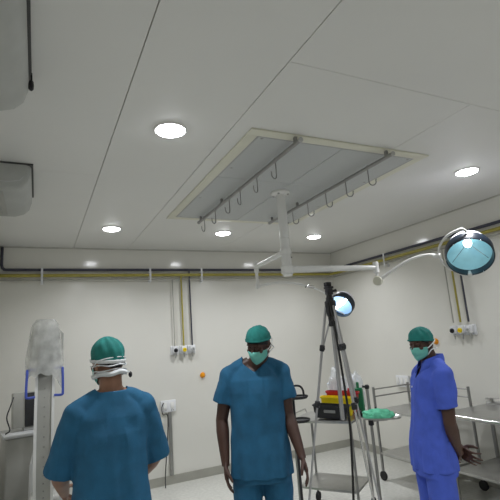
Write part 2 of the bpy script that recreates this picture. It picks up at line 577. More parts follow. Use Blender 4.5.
# second, smaller lamp on the arm pointing to the back wall
A2 = L((1.945, 3.86, 2.345))
b2 = MB().lathe([(.046, -.57), (.049, -.565), (.049, -.525), (.046, -.52)], seg=32)
b2.tube([V(0, .04, -.545), V(A2.x * .5, A2.y * .5, -.55), A2], [.026, .023, .02], 16)
rear = b2.obj('rear_arm', 'white', sl)
MB().lathe([(.001, .06), (.02, .055), (.024, .04), (.024, -.05), (.016, -.055), (.0145, -.17), (.02, -.18), (.022, -.21), (.001, -.225)], A2, seg=20).obj('joint', 'white', rear)
D2 = L((2.90, 3.83, 1.925))
N2 = Vector((-.75, -.36, -.50)).normalized()
X2 = N2.cross(V(0, 0, 1)).normalized()
if X2.dot(Vector((.9, -.44, 0))) < 0:
    X2 = -X2
U2 = X2.cross(N2)
U2 = U2 if U2.z > 0 else -U2
st = A2 + V(0, 0, -.2)
en = D2 - X2 * .09 + U2 * .13
arm2 = MB().tube([st, st.lerp(en, .2) + V(0, 0, .055), st.lerp(en, .5) + V(0, 0, .085), st.lerp(en, .8) + V(0, 0, .06), en], [.014, .012, .011, .011, .010], 12, smooth=6).obj('spring_arm', 'white', sl)
MB().lathe([(.0155, -.05), (.017, -.045), (.017, .045), (.0155, .05)], st.lerp(en, .72) + V(0, 0, .07), (en - st), seg=16).obj('arm_sleeve', 'crome', arm2)
head2 = lamp_head(D2, N2, X2, U2, .128, arm2, 'reflector_blue', .0, bar=True)
MB().tube([D2 + U2 * .132 - N2 * .02, en, D2 - X2 * .14 - N2 * .03, D2 - U2 * .13 - N2 * .02], .007, 10, smooth=5).obj('yoke', 'white', head2)

# ------------------------------------------------------------------ gas pipes, brackets, outlets
def gas_pipe(label, z, r, m, off, drops, start):
    o = thing('gas_pipe', label, 'pipe', (0, YB, 0), 0, 'medical gas pipes')
    yb, xr = -off, XR - off
    pts = list(start) + [V(xr - .06, yb, z)]
    for k in range(1, 6):
        t = radians(18 * k)
        pts.append(V(xr - .06 + .06 * sin(t), yb - .06 + .06 * cos(t), z))
    pts += [V(xr, -3.0, z), V(xr, YF - YB + .001, z)]
    MB().tube(pts, r, 12).obj('pipe_run', m, o)
    for kind, a, zb, rr in drops:
        if kind == 'b':
            MB().cyl((a, yb, z), (a, yb, zb), rr).obj('drop_pipe', m, o)
        else:
            MB().cyl((xr, a - YB, z), (xr, a - YB, zb), rr).obj('drop_pipe', m, o)
    return o
gas_pipe('dark grey gas pipe, topmost of the three running along the walls', 2.62, .017, 'pipe_dark', .045,
         (('b', 1.832, 1.62, .010), ('r', 3.325, 1.66, .010)),
         [V(-.38, -.045, ZC - .015), V(-.38, -.045, 2.68), V(-.372, -.045, 2.645), V(-.35, -.045, 2.623), V(-.32, -.045, 2.62)])
gas_pipe('yellow gas pipe, middle of the three running along the walls', 2.553, .02, 'pipe_yellow', .045,
         (('b', 1.717, 1.62, .011), ('r', 3.428, 1.66, .011)), [V(XL + .002, -.045, 2.553)])
gas_pipe('thin pale grey gas pipe, lowest of the three running along the walls', 2.498, .009, 'pipe_grey', .045,
         (('b', 1.598, 1.62, .007), ('r', 3.52, 1.66, .007)), [V(XL + .002, -.045, 2.498)])

def pipe_bracket(x, y, rz, label):
    o = thing('pipe_bracket', label, 'bracket', (x, y, 2.55), rz, 'pipe brackets')
    MB().box((-.014, -.006, -.10), (.014, -.0005, .10), bev=.002).obj('back_bar', 'plastic_white', o)
    MB().box((-.012, -.072, -.09), (.012, -.066, .09), bev=.002).obj('front_bar', 'plastic_white', o)
    for z in (-.085, .085):
        MB().cyl((0, -.067, z), (0, -.005, z), .005, seg=8).obj('spacer_bolt', 'steel', o)
    return o
pipe_bracket(.038, YB, 0, 'white pipe bracket on the back wall, leftmost above the plastic-covered machine')
pipe_bracket(1.304, YB, 0, 'white pipe bracket on the back wall left of the pipes dropping to the outlets')
pipe_bracket(2.004, YB, 0, 'white pipe bracket on the back wall right of the pipes dropping to the outlets')
pipe_bracket(XR, 4.44, -pi / 2, 'white pipe bracket on the right wall near the corner')

def outlet(x, y, rz, accent, label):
    o = thing('gas_outlet', label, 'gas outlet', (x, y, 1.575), rz, 'medical gas outlets')
    MB().box((-.052, -.018, -.055), (.052, -.0005, .055), bev=.006).obj('back_plate', 'plastic_white', o)
    MB().box((-.035, -.07, -.035), (.035, -.018, .05), bev=.01, seg=3).obj('valve_block', 'plastic_white', o)
    MB().lathe([(.024, 0), (.026, .006), (.024, .018), (.012, .02), (.011, .002), (.001, .002)], (0, -.069, 0), (0, -1, 0), seg=24).obj('colour_ring', accent, o)
    MB().lathe([(.013, 0), (.013, -.03), (.009, -.035), (.009, -.06), (.001, -.062)], (0, -.045, -.033), seg=16).obj('hose_nipple', 'steel', o)
    return o
for k, (x, acc, w) in enumerate(((1.602, 'black', 'black ring, left'), (1.717, 'yellow', 'yellow ring, middle'), (1.83, 'pale_grey', 'grey ring, right'))):
    outlet(x, YB, 0, acc, 'white gas outlet with %s of the three on the back wall' % w)
for k, (y, acc, w) in enumerate(((3.53, 'black', 'black ring, left'), (3.428, 'yellow', 'yellow ring, middle'), (3.325, 'pale_grey', 'grey ring, right'))):
    outlet(XR, y, -pi / 2, acc, 'white gas outlet with %s of the three on the right wall' % w)

def orange_button(x, y, z, rz, label):
    o = thing('call_button', label, 'button', (x, y, z), rz, 'orange wall buttons')
    MB().lathe([(.034, 0), (.036, .006), (.032, .012), (.028, .013)], (0, 0, 0), (0, -1, 0), seg=28).obj('bezel', 'orange', o)
    MB().lathe([(.0285, .011), (.027, .022), (.018, .032), (.001, .035)], (0, 0, 0), (0, -1, 0), seg=28).obj('push_cap', 'orange', o)
orange_button(1.966, YB, 1.232, 0, 'round orange button on the back wall left of the centre man')
orange_button(XR, 3.84, 1.462, -pi / 2, 'round orange button on the right wall behind the right man\'s head')

def switch_plate(x, y, z, rz, w, label, n):
    o = thing('socket_plate', label, 'wall socket', (x, y, z), rz, 'wall socket plates')
    MB().box((-w / 2, -.03, -.07), (w / 2, -.0005, .07), bev=.006).obj('plate', 'plastic_white', o)
    for k in range(n):
        c = -w / 2 + w * (k + .5) / n
        MB().box((c - .022, -.037, -.03), (c + .022, -.029, .045), bev=.003).obj('rocker_switch', 'white', o)
    for k in range(2):
        for s_ in (-1, 1):
            MB().cyl((w * .25 * s_ + (-.012 + .024 * k), -.0305, -.05), (w * .25 * s_ + (-.012 + .024 * k), -.029, -.05), .005, seg=10).obj('socket_hole', 'black', o)
    return o
switch_plate(1.493, YB, .905, 0, .19, 'white double socket plate on the back wall between the left and centre men', 2)
switch_plate(XR, 4.446, .985, -pi / 2, .22, 'white socket plate on the right wall left of the man in royal blue', 3)
tag(MB().box((1.49, YB - .03, .1), (1.53, YB - .0005, .83), bev=.004).obj('conduit', 'steel_dark'), 'dark vertical conduit running down the back wall below the socket plate', 'conduit')
tag(MB().tube([(1.43, YB - .035, .95), (1.40, YB - .06, .90), (1.41, YB - .07, .82), (1.47, YB - .055, .80), (1.46, YB - .06, .55), (1.42, YB - .05, .13), (1.40, YB - .12, .006)], .006, 8, smooth=5).obj('power_cable', 'black'), 'black cable hanging from the socket plate on the back wall', 'cable')

# ------------------------------------------------------------------ air conditioners on the left wall
def air_con(y0, y1, label):
    o = thing('air_conditioner', label, 'air conditioner', (XL, y0, ZC), 0, 'air conditioners on the left wall')
    Lg = y1 - y0
    prof = [(.0, -.01), (.355, -.01), (.362, -.02), (.362, -.07), (.345, -.13), (.31, -.165), (.25, -.185), (.04, -.185), (0, -.17)]
    rings = []
    for y, s_ in ((0, .93), (.012, .985), (.03, 1), (Lg - .03, 1), (Lg - .012, .985), (Lg, .93)):
        rings.append([V(.001 + px * s_, y, pz * (s_ if pz < -.02 else 1)) for px, pz in prof])
    MB().loft(rings).obj('casing', 'ac', o)
    MB().box((.09, .06, -.1895), (.20, Lg - .06, -.1845), bev=.002).obj('air_vent', 'panel_grey', o)
    for k in range(3):
        MB().box((.105 + .03 * k, .065, -.197), (.109 + .03 * k, Lg - .065, -.1885)).obj('vent_louvre', 'ac', o)
    MB().box((0.002, -.004, -.012), (.375, Lg + .004, -.0005), bev=.002).obj('shadow_gap', 'ac_dark', o)  # dark sheet standing in for the shadow line between casing and ceiling
    MB().tube([(.02, .001, -.135), (.24, .001, -.135), (.30, .002, -.12), (.33, .004, -.08)], .004, 6).obj('seam_trim', 'pale_grey', o)
air_con(1.25, 2.08, 'grey wall air conditioner under the ceiling on the left, nearer one')
air_con(3.10, 3.78, 'grey wall air conditioner under the ceiling on the left, farther one above the covered machine')
cd = thing('hanging_cord', 'thin black cord with a dark plug hanging beside the nearer air conditioner', 'cord', (-.046, 2.02, ZC))
MB().tube([(0, -.004, 0), (.001, 0, -.03), (0, 0, -.04)], .0035, 8).obj('cable', 'rubber', cd)
MB().lathe([(.004, -.034), (.010, -.042), (.012, -.06), (.011, -.078), (.005, -.085), (.001, -.086)], seg=14).obj('plug', 'black', cd)

# ------------------------------------------------------------------ people
def fbm(p, s):
    return noise.noise(Vector((p.x * s[0], p.y * s[1], p.z * s[2])))

def open_faces(me, test):
    bm = bmesh.new()
    bm.from_mesh(me)
    bm.normal_update()
    kill = [f for f in bm.faces if test(f.calc_center_median(), f.normal)]
    bmesh.ops.delete(bm, geom=kill, context='FACES')
    bmesh.ops.delete(bm, geom=[v for v in bm.verts if not v.link_faces], context='VERTS')
    for _ in range(16):
        new = {}
        for v in bm.verts:
            be = [e for e in v.link_edges if e.is_boundary]
            if len(be) == 2:
                new[v] = v.co * .5 + (be[0].other_vert(v).co + be[1].other_vert(v).co) * .25
        for v, c in new.items():
            v.co = c
    bm.to_mesh(me)
    bm.free()

def wrinkle(me, amp, s1, s2, seed=0., extra=None):
    me.update()
    nr = [v.normal.copy() for v in me.vertices]
    for v, n in zip(me.vertices, nr):
        p = v.co + Vector((seed, seed * 1.7, seed * .3))
        d = amp * (fbm(p, s1) + .45 * fbm(p, s2))
        if extra:
            d += extra(v.co)
        v.co += n * d

def cloth_obj(name, me, m, parent, thick=.003):
    me.materials.clear()
    me.materials.append(M[m])
    for p in me.polygons:
        p.use_smooth = True
    o = link(name, me, parent)
    if thick:
        s_ = o.modifiers.new('thickness', 'SOLIDIFY')
        s_.thickness = thick
        s_.offset = -1
    return o

def hand(b, Wp, d, pn, th, s, curl):
    """palm, four fingers and thumb; d fingers' way, pn palm side, th thumb side"""
    d, pn = d.normalized(), pn.normalized()
    th = (th - d * th.dot(d)).normalized()
    for k, (off, ln, r) in enumerate(((.030, .072, .0088), (.010, .080, .009), (-.011, .075, .0088), (-.031, .058, .0078))):
        kn = Wp + d * (.088 - abs(k - 1.2) * .005) * s + th * off * s
        b.tube([Wp + th * off * .55 * s + d * .0, kn - d * .03 * s, kn], [.013 * s, .0135 * s, .0115 * s], 8)
        p = kn
        dd = d.copy() + th * (.10 - .07 * k)
        dd.normalize()
        for j, fr in enumerate((.45, .31, .26)):
            c = curl * (.55, .8, .6)[j]
            ax = dd.cross(pn).normalized()
            dd = (dd * cos(c) + pn * sin(c)).normalized()
            pn = ax.cross(dd).normalized() if ax.cross(dd).dot(pn) > 0 else -ax.cross(dd).normalized()
            q = p + dd * ln * fr * s
            b.tube([p, q], [r * s * (1 - .08 * j), r * s * (1 - .08 * (j + 1))], 8)
            b.ell(q, r * s * (1 - .08 * (j + 1)), u=8, v=6)
            p = q
        pn = pn0(d, th, pn)
    t0 = Wp + d * .02 * s + th * .02 * s
    t1 = t0 + (d * .62 + th * .72 + pn * .30).normalized() * .045 * s
    t2 = t1 + (d * .85 + th * .36 + pn * .40).normalized() * .034 * s
    t3 = t2 + (d * .95 + th * .05 + pn * .40).normalized() * .027 * s
    b.tube([t0, t1, t2, t3], [.016 * s, .0125 * s, .0105 * s, .008 * s], 8)
    b.ell(t3, .008 * s, u=8, v=6)

def pn0(d, th, pn):
    p = d.cross(th).normalized()
    return p if p.dot(pn) > 0 else -p

TORSO = [(.80, .155, .105, .0), (.90, .160, .112, .0), (1.0, .148, .105, .0), (1.10, .142, .10, .0), (1.20, .152, .108, -.003), (1.30, .165, .112, -.003), (1.38, .168, .10, 0), (1.43, .13, .08, .005), (1.47, .075, .06, .01)]
SHIRT = [(.64, .205, .150, 0), (.78, .198, .146, 0), (.92, .190, .140, 0), (1.05, .180, .130, 0), (1.18, .178, .128, -.004), (1.30, .186, .132, -.006), (1.38, .182, .118, -.002), (1.43, .145, .096, .004), (1.47, .098, .08, .01), (1.515, .078, .072, .008), (1.55, .078, .072, .004)]

def person(label, loc, rz, H, pose, fit):
    s = H / 1.74
    S = lambda *a: Vector(a) * s
    b = MB()
    b.loft([ell_ring(0, y * s, z * s, a * s * .92, bb * s * (.86 if z < 1.4 else .95), p=2.2) for z, a, bb, y in TORSO])
    piv = S(*pose.get('neck', (0, -.01, 1.52)))
    b.tube([S(0, .012, 1.42), (S(0, .01, 1.48) + piv) / 2, piv + S(0, 0, .05)], [.068 * s, .060 * s, .056 * s], 20)
    for sd in (-1, 1):
        b.tube([S(sd * .03, .012, 1.485), S(sd * .10, .008, 1.452), S(sd * .175, .004, 1.415)], [.042 * s, .044 * s, .048 * s], 14)
        b.ell(S(sd * .172, .004, 1.402), .054 * s)
    hy_, hp, hr = pose['head']
    RM = Matrix.Translation(piv) @ Matrix.Rotation(hy_, 4, 'Z') @ Matrix.Rotation(hp, 4, 'X') @ Matrix.Rotation(hr, 4, 'Y') @ Matrix.Translation(S(0, -.012, .105 * fit.get('hs', 1.))) @ Matrix.Scale(s * fit.get('hs', 1.), 4)
    # head
    b.ell((0, .008, .022), (.074, .095, .098), RM)
    b.ell((0, -.022, -.045), (.060, .072, .075), RM)
    b.ell((0, -.055, -.092), (.032, .036, .026), RM)
    b.ell((0, -.078, .034), (.052, .016, .013), RM)          # brow
    for sd in (-1, 1):
        b.ell((sd * .042, -.062, -.018), (.024, .024, .020), RM)  # cheek bone
        b.ell((sd * .079, .012, -.012), (.009, .019, .031), RM @ Matrix.Rotation(radians(-10), 4, 'X'))
        b.ell((sd * .083, .022, -.010), (.007, .011, .026), RM)
    g_ = MB()
    b.tube([RM @ V(0, -.084, .018), RM @ V(0, -.098, -.006), RM @ V(0, -.110, -.028)], [.008 * s, .010 * s, .013 * s], 10)
    b.ell((0, -.103, -.032), (.017, .013, .010), RM)
    b.ell((0, -.094, -.062), (.024, .009, .006), RM)
    b.ell((0, -.092, -.074), (.021, .009, .007), RM)
    # arms and hands
    for sd, key in ((1, 'L'), (-1, 'R')):
        sh, el, wr = S(sd * .178, .004, 1.405), S(*pose['elbow' + key]), S(*pose['wrist' + key])
        fa = (wr - el).normalized()
        b.tube([sh, sh.lerp(el, .35), sh.lerp(el, .8), el, el + (wr - el) * .28, el + (wr - el) * .7, wr, wr + fa * .02 * s],
               [.056 * s, .050 * s, .042 * s, .040 * s, .043 * s, .034 * s, .026 * s, .025 * s], 16)
        hd = Vector(pose.get('hand' + key, tuple(fa)))
        hand(b, wr + fa * .012 * s, hd, Vector(pose['palm' + key]), Vector(pose['thumb' + key]), s, pose.get('curl', .35))
    # legs and feet
    for sd, key in ((1, 'L'), (-1, 'R')):
        ft = S(*pose['foot' + key])
        hip = S(sd * .088, 0, .86)
        kn_ = (hip + ft) / 2 + S(0, -.012, .05)
        b.tube([hip, hip.lerp(kn_, .5), kn_, kn_.lerp(ft, .35) + S(0, .012, 0), kn_.lerp(ft, .8), ft + S(0, 0, .02)], [.088 * s, .075 * s, .056 * s, .054 * s, .038 * s, .036 * s], 18)
        b.tube([ft + S(0, .04, -.045), ft + S(0, -.02, -.04), ft + S(sd * .01, -.12, -.052), ft + S(sd * .012, -.17, -.056)], [.032 * s, .038 * s, .036 * s, .026 * s], 14)
    me = voxel(b.mesh('person', None), .0048, 3)
    eyes = [RM @ V(sd * .031, -.078, .012) for sd in (-1, 1)]
    fwd = (RM.to_3x3() @ V(0, -1, 0)).normalized()
    for v in me.vertices:
        for e in eyes:
            d = (v.co - e).length
            if d < .024 * s:
                v.co -= fwd * .008 * s * (1 - d / (.024 * s)) ** .6
    me.materials.clear()
    me.materials.append(M[fit['skin']])
    for p in me.polygons:
        p.use_smooth = True
    root = tag(link('person', me), label, 'person')
    root.location = loc
    root.rotation_euler = (0, 0, rz)
    for e in eyes:
        e = e - fwd * .003 * s
        ey = MB().ell(e, (.0125 * s, .0125 * s, .0125 * s), u=16, v=12).obj('eye', 'eye', root)
        MB().ell(e + (RM.to_3x3() @ V(0, -.0105, -.003)), .0055 * s, u=12, v=8).obj('iris', 'iris', ey)
        lb = MB()
        R3 = RM.to_3x3().normalized()
        rws = []
        for i in range(8):
            el_ = radians(90 - i * (90 - fit.get('lid', -12)) / 7)
            rws.append([e + R3 @ (V(cos(el_) * cos(t), -cos(el_) * sin(t), sin(el_)) * .0148 * s) for t in [pi * k / 14 for k in range(15)]])
        vs = [[lb.b.verts.new(p) for p in r] for r in rws]
        for i in range(7):
            for j in range(14):
                lb.b.faces.new((vs[i][j], vs[i][j + 1], vs[i + 1][j + 1], vs[i + 1][j]))
        cloth_obj('eyelid', lb.mesh('eyelid', None), fit['skin'], root, .0015)
    # hair: close-cropped shell over skull, front hairline open
    hb = MB()
    ring = []
    for i in range(13):
        e = radians(-38 + i * 128 / 12)
        row = []
        for k in range(40):
            t = 2 * pi * k / 40
            back = .5 + .5 * sin(t)            # 1 at the back
            ee = max(e, radians(-42 + 62 * (1 - back)))
            row.append(RM @ V(.0785 * cos(ee) * cos(t), .008 + .1 * cos(ee) * sin(t), .022 + .1025 * sin(ee)))
        ring.append(row)
    hb.loft(ring, cap=False)
    cloth_obj('hair', hb.mesh('hair', None), 'hair', root, .006)

    # ---- shirt
    c = MB()
    lean = fit.get('hem', .64)
    rows = [r for r in SHIRT if r[0] >= lean]
    k_ = fit.get('loose', 1.0)
    c.loft([ell_ring(0, y * s, z * s, a * s * (k_ if z < 1.35 else 1), bb * s * (k_ if z < 1.35 else 1), p=2.3) for z, a, bb, y in rows])
    ends = []
    for sd, key in ((1, 'L'), (-1, 'R')):
        c.tube([S(sd * .035, .012, 1.490), S(sd * .10, .008, 1.455), S(sd * .165, .004, 1.420)], [.050 * s, .054 * s, .060 * s], 16)
        c.ell(S(sd * .168, .004, 1.402), .0715 * s)
        sh, el = S(sd * .168, .004, 1.408), S(*pose['elbow' + key])
        q = fit.get('sleeve', .62)
        dr = (el - sh).normalized()
        en = sh.lerp(el, q)
        fl = fit.get('flare', .080)
        c.tube([sh, sh.lerp(el, q * .35), sh.lerp(el, q * .7), en, en + dr * .03], [.070 * s, .071 * s, (.071 + fl) / 2 * s, fl * s, fl * s], 20)
        ends.append((en, dr))
    sm = voxel(c.mesh('shirt', None), .0065, 4)
    vn = fit.get('vneck', .10)
    hz = rows[0][0] * s
    nb = S(0, .010, 0)
    def test(p, n):
        if p.z < hz + .012 * s:
            return True
        for en, dr in ends:
            q = p - en
            if n.dot(dr) > .6 and (q - dr * q.dot(dr)).length < fit.get('flare', .08) * s + .01 and .01 < q.dot(dr) < .05:
                return True
        if (p.x / (fit.get('nw', .084) * s)) ** 2 + ((p.y - .010 * s) / (.086 * s)) ** 2 < 1 and p.z > 1.42 * s:
            if p.z > fit.get('nape', 1.50) * s - .02 * s * max(0, min(1, -p.y / (.06 * s))):
                return True
        if p.y < -.02 * s and p.z > (1.485 - vn * (1 - abs(p.x) / (.078 * s))) * s and abs(p.x) < .078 * s and p.z > 1.3 * s:
            return True
        return False
    open_faces(sm, test)
    def folds(p):
        low = max(0, min(1, (1.30 * s - p.z) / (.5 * s)))
        ang = math.atan2(p.x, -p.y)
        f = .0075 * low * sin(ang * 9 + 3 * fbm(p, (3, 3, 2))) + .003 * fbm(p, (22, 22, 9))
        d = abs(abs(p.x) - .15 * s)
        if p.z > 1.12 * s and d < .10:
            f += .006 * exp(-((p.z - 1.3 * s) / .09) ** 2) * sin(26 * (p.z + abs(p.x)) / s + 2 * fbm(p, (5, 5, 5)))
        return f
    wrinkle(sm, .007, (9, 9, 4.5), (24, 24, 12), fit.get('seed', 1.), folds)
    shirt = cloth_obj(fit.get('shirt_name', 'scrub_top'), sm, fit['top'], root)
    # neckline facing
    if fit.get('collar'):
        for sd in (-1, 1):
            rr = []
            for i in range(9):
                t = i / 8
                a = radians(90 + 160 * t) if sd < 0 else radians(90 - 160 * t)
                ca, sa = cos(a), sin(a)
                drop = .055 * max(0, t - .45) ** 1.2 * 1.6
                rr.append([S(.082 * ca, .012 + .076 * sa - .008 * t, 1.512 - drop * .6), S(.086 * ca, .012 + .083 * sa - .010 * t, 1.542 - drop),
                           S(.098 * ca, .010 + .090 * sa - .014 * t, 1.512 - drop * 1.25), S(.102 * ca, .006 + .094 * sa - .02 * t, 1.492 - drop * 1.7)])
            mm = MB()
            vs = [[mm.b.verts.new(p) for p in r] for r in rr]
            for i in range(8):
                for j in range(3):
                    mm.b.faces.new((vs[i][j], vs[i + 1][j], vs[i + 1][j + 1], vs[i][j + 1]))
            cloth_obj('collar', mm.mesh('collar', None), fit['top'], shirt, .004)
        for zz in (1.33, 1.22, 1.11):
            MB().lathe([(.006, 0), (.006, .003), (.001, .004)], S(0, -.150 if zz < 1.3 else -.138, zz), (0, -1, 0), seg=10).obj('button', 'plastic_white', shirt)
    elif vn > .03:
        pts = []
        for i in range(13):
            x = -.066 + .011 * i
            zz = 1.487 - vn * (1 - abs(x) / .075) - .016
            pts.append(S(x, -.103 - .25 * max(0, 1.46 - zz) + .45 * abs(x), zz))

    # ---- trousers
    c = MB()
    c.loft([ell_ring(0, 0, z * s, a * s, bb * s, p=2.4) for z, a, bb in ((.76, .185, .135), (.84, .182, .132), (.95, .172, .124), (1.0, .165, .118))])
    legs = []
    for sd, key in ((1, 'L'), (-1, 'R')):
        ft = S(*pose['foot' + key])
        hip = S(sd * .09, 0, .86)
        kn_ = (hip + ft) / 2 + S(0, -.012, .05)
        c.tube([hip, hip.lerp(kn_, .5), kn_, kn_.lerp(ft, .5), ft + S(0, .004, .0), ft + S(0, .005, -.035)], [.098 * s, .095 * s, .083 * s, .079 * s, .078 * s, .078 * s], 20)
        legs.append(ft)
    tm = voxel(c.mesh('trousers', None), .008, 4)
    open_faces(tm, lambda p, n: p.z > .985 * s or p.z < .062 * s)
    wrinkle(tm, .008, (8, 8, 5), (20, 20, 12), fit.get('seed', 1.) + 5)
    cloth_obj('trousers', tm, fit['bottom'], root)
    # ---- clogs
    for sd, key in ((1, 'L'), (-1, 'R')):
        ft = S(*pose['foot' + key])
        sc = MB()
        rows = []
        for yy, w, h in ((.075, .026, .05), (.06, .036, .065), (.0, .040, .085), (-.06, .045, .085), (-.12, .052, .07), (-.17, .048, .052), (-.20, .030, .035)):
            rows.append([V(ft.x + (sd * .008 - yy * .05 * sd) * s + w * s * cos(t), ft.y + yy * s, max(0.0, h * s * .5 + h * s * .5 * sin(t))) for t in [2 * pi * k / 18 for k in range(18)]])
        sc.loft(rows)
        so = sc.obj('clog', fit['shoe'], root)
        MB().box((ft.x - .034 * s, ft.y - .17 * s, 0.0), (ft.x + .034 * s, ft.y + .06 * s, .012), bev=.005).obj('sole', 'rubber', so)

    # ---- surgical cap
    cp = MB()
    NR = 16
    tilt = fit.get('cap_tilt', .42)
    base_z = fit.get('cap_base', .012)
    grid = []
    for i in range(NR + 1):
        grid.append([])
    for k in range(56):
        t = 2 * pi * k / 56
        ca, sa = cos(t), sin(t)
        def P(e):
            ce, se = cos(e), sin(e)
            bul = 1 + .07 * max(0, sin(2 * e)) * fit.get('puff', 1.0)
            return V(.0835 * ce * ca * bul, .008 + .106 * ce * sa * bul, .022 + (.108 + fit.get('tall', 0)) * se * (1 + .04 * fit.get('puff', 1.)))
        e0 = radians(-70)
        while True:
            p = P(e0)
            if p.z >= base_z - tilt * p.y or e0 > 1:
                break
            e0 += radians(1)
        for i in range(NR + 1):
            e = e0 + (pi / 2 - e0) * (i / NR)
            p = P(e)
            w = .0035 * sin(11 * t + 4 * e) * sin(i / NR * pi) + .004 * fbm(p * 1.0, (22, 22, 22))
            if i < NR:
                p = p + V(ca, sa, .3) * w
            grid[i].append(RM @ p)
    cp.loft(grid, cap=False)
    capo = cloth_obj('surgical_cap', cp.mesh('surgical_cap', None), fit['cap'], root)
    band = MB()
    r0, r1 = [], []
    for k in range(56):
        p, q = grid[0][k], grid[1][k]
        ctr = RM @ V(0, .008, .022)
        o_ = (p - ctr)
        o_.normalize()
        r0.append((p + o_ * .003, q + o_ * .004))
    band.loft([[a for a, _ in r0], [a.lerp(b_, 1.3) for a, b_ in r0]], cap=False)
    cloth_obj('cap_band', band.mesh('cap_band', None), fit.get('band', fit['cap']), capo, .003)

    # ---- mask
    mk = MB()
    rows = []
    NV, NU = 18, 25
    for j in range(NV + 1):
        v = j / NV
        row = []
        for i in range(NU):
            u = -1 + 2 * i / (NU - 1)
            a = u * radians(74)
            kz = 1.0 - .30 * v ** 2.2
            zz = -.006 - .112 * v - .012 * abs(u) * (1 - v) + .030 * abs(u) * v * v
            fr = exp(-(u / .30) ** 2)
            nose = .022 * fr * exp(-((v - .24) / .24) ** 2) + .010 * exp(-(u / .5) ** 2) * sin(pi * v)
            pl = .0018 * sin(v * 5.5 * pi * 1.0) * (1 - abs(u) ** 3)
            row.append(RM @ V(.081 * kz * sin(a), -.094 * (1 - .10 * v) * cos(a) - nose - pl - .004, zz))
        rows.append(row)
    vs = [[mk.b.verts.new(p) for p in r] for r in rows]
    for j in range(NV):
        for i in range(NU - 1):
            mk.b.faces.new((vs[j][i], vs[j][i + 1], vs[j + 1][i + 1], vs[j + 1][i]))
    masko = cloth_obj('face_mask', mk.mesh('face_mask', None), fit['mask'], root, .002)
    tr = fit.get('tie', .0028)
    for row, back in ((2, (.0, .113, .015)), (NV - 3, (0, .104, -.048))):
        l_, r_ = rows[row][0], rows[row][-1]
        bz = back[2]
        mid = [RM @ V(-.092, -.005, (bz - .03) / 2 - .006), RM @ V(-.085, .06, bz - .004), RM @ V(*back), RM @ V(.085, .06, bz - .004), RM @ V(.092, -.005, (bz - .03) / 2 - .006)]
        MB().tube([l_] + mid + [r_], tr * s, 8, sq=1.0, smooth=6).obj('mask_tie', fit.get('tie_mat', 'mask_white'), masko)
    if fit.get('wide_strap'):
        for zb, hh, zf in ((-.070, .014, -.066), (-.030, .004, .0)):
            st_ = MB()
            ro, ri = [], []
            for i in range(33):
                a = radians(-35 + 250 * i / 32)
                f = .5 + .5 * sin(a)
                zc = zf + (zb - zf) * f + .004 * sin(5 * a)
                ex = .090 if zb < -.02 else .088
                ey = .109 if zb < -.02 else .112
                ro.append((RM @ V(ex * cos(a), .008 + ey * sin(a), zc + hh), RM @ V((ex + .004) * cos(a), .008 + (ey + .004) * sin(a), zc), RM @ V(ex * .97 * cos(a), .008 + ey * .97 * sin(a), zc - hh)))
            vv = [[st_.b.verts.new(p) for p in r] for r in ro]
            for i in range(32):
                for j in range(2):
                    st_.b.faces.new((vv[i][j], vv[i + 1][j], vv[i + 1][j + 1], vv[i][j + 1]))
            cloth_obj('mask_strap', st_.mesh('mask_strap', None), 'mask_white', masko, .002)
    A = fit.get('shear', 0)
    if A:
        for ob in [root] + list(root.children_recursive):
            for v in ob.data.vertices:
                t = max(0., min(1., (1.46 * s - v.co.z) / (.5 * s)))
                v.co.y -= A * t
    return root, RM, s

# centre man
person('man in teal blue scrubs at the centre, looking down behind a mint mask', (1.324, 2.770, 0), radians(-26), 1.75,
       dict(head=(radians(-34), radians(27), radians(7)), neck=(.060, -.035, 1.525),
            elbowL=(.198, .02, 1.135), wristL=(.255, -.09, .905), elbowR=(-.240, .03, 1.13), wristR=(-.225, -.05, .885),
            palmL=(-1, .2, 0), thumbL=(0, -1, .2), palmR=(1, .2, 0), thumbR=(0, -1, .2), footL=(.12, .01, .08), footR=(-.12, -.01, .08), curl=.38),
       dict(skin='skin', top='scrub', bottom='scrub', shoe='clog', cap='cap', mask='mask', tie_mat='mask_white', vneck=.06, sleeve=.50, flare=.078, seed=2., hem=.66, puff=1.1, cap_base=.034, cap_tilt=.30, hs=.90, lid=-35, nw=.080, nape=1.484))
# right man
person('man in a royal blue collared shirt at right, turned left, hands behind his back', (2.415, 2.28, 0), radians(-112), 1.645,
       dict(head=(radians(24), radians(10), 0), neck=(0, -.025, 1.53),
            elbowL=(.198, .035, 1.11), wristL=(.120, .13, .91), elbowR=(-.198, .03, 1.11), wristR=(.02, .175, .90),
            handL=(-.8, .18, -.35), handR=(.85, .2, -.25),
            palmL=(.15, 1, .1), thumbL=(0, .2, 1), palmR=(-.1, 1, .2), thumbR=(0, .2, 1), footL=(.11, 0, .08), footR=(-.11, .02, .08), curl=.45),
       dict(skin='skin', top='royal', bottom='royal', shoe='clog', cap='cap', mask='mask', tie_mat='mask_white', vneck=.10, sleeve=.60, flare=.067, seed=9., hem=.66, collar=True, shirt_name='shirt', loose=.93, cap_base=.020, cap_tilt=.25, tie=.004, hs=.90, lid=-30, shear=.075))
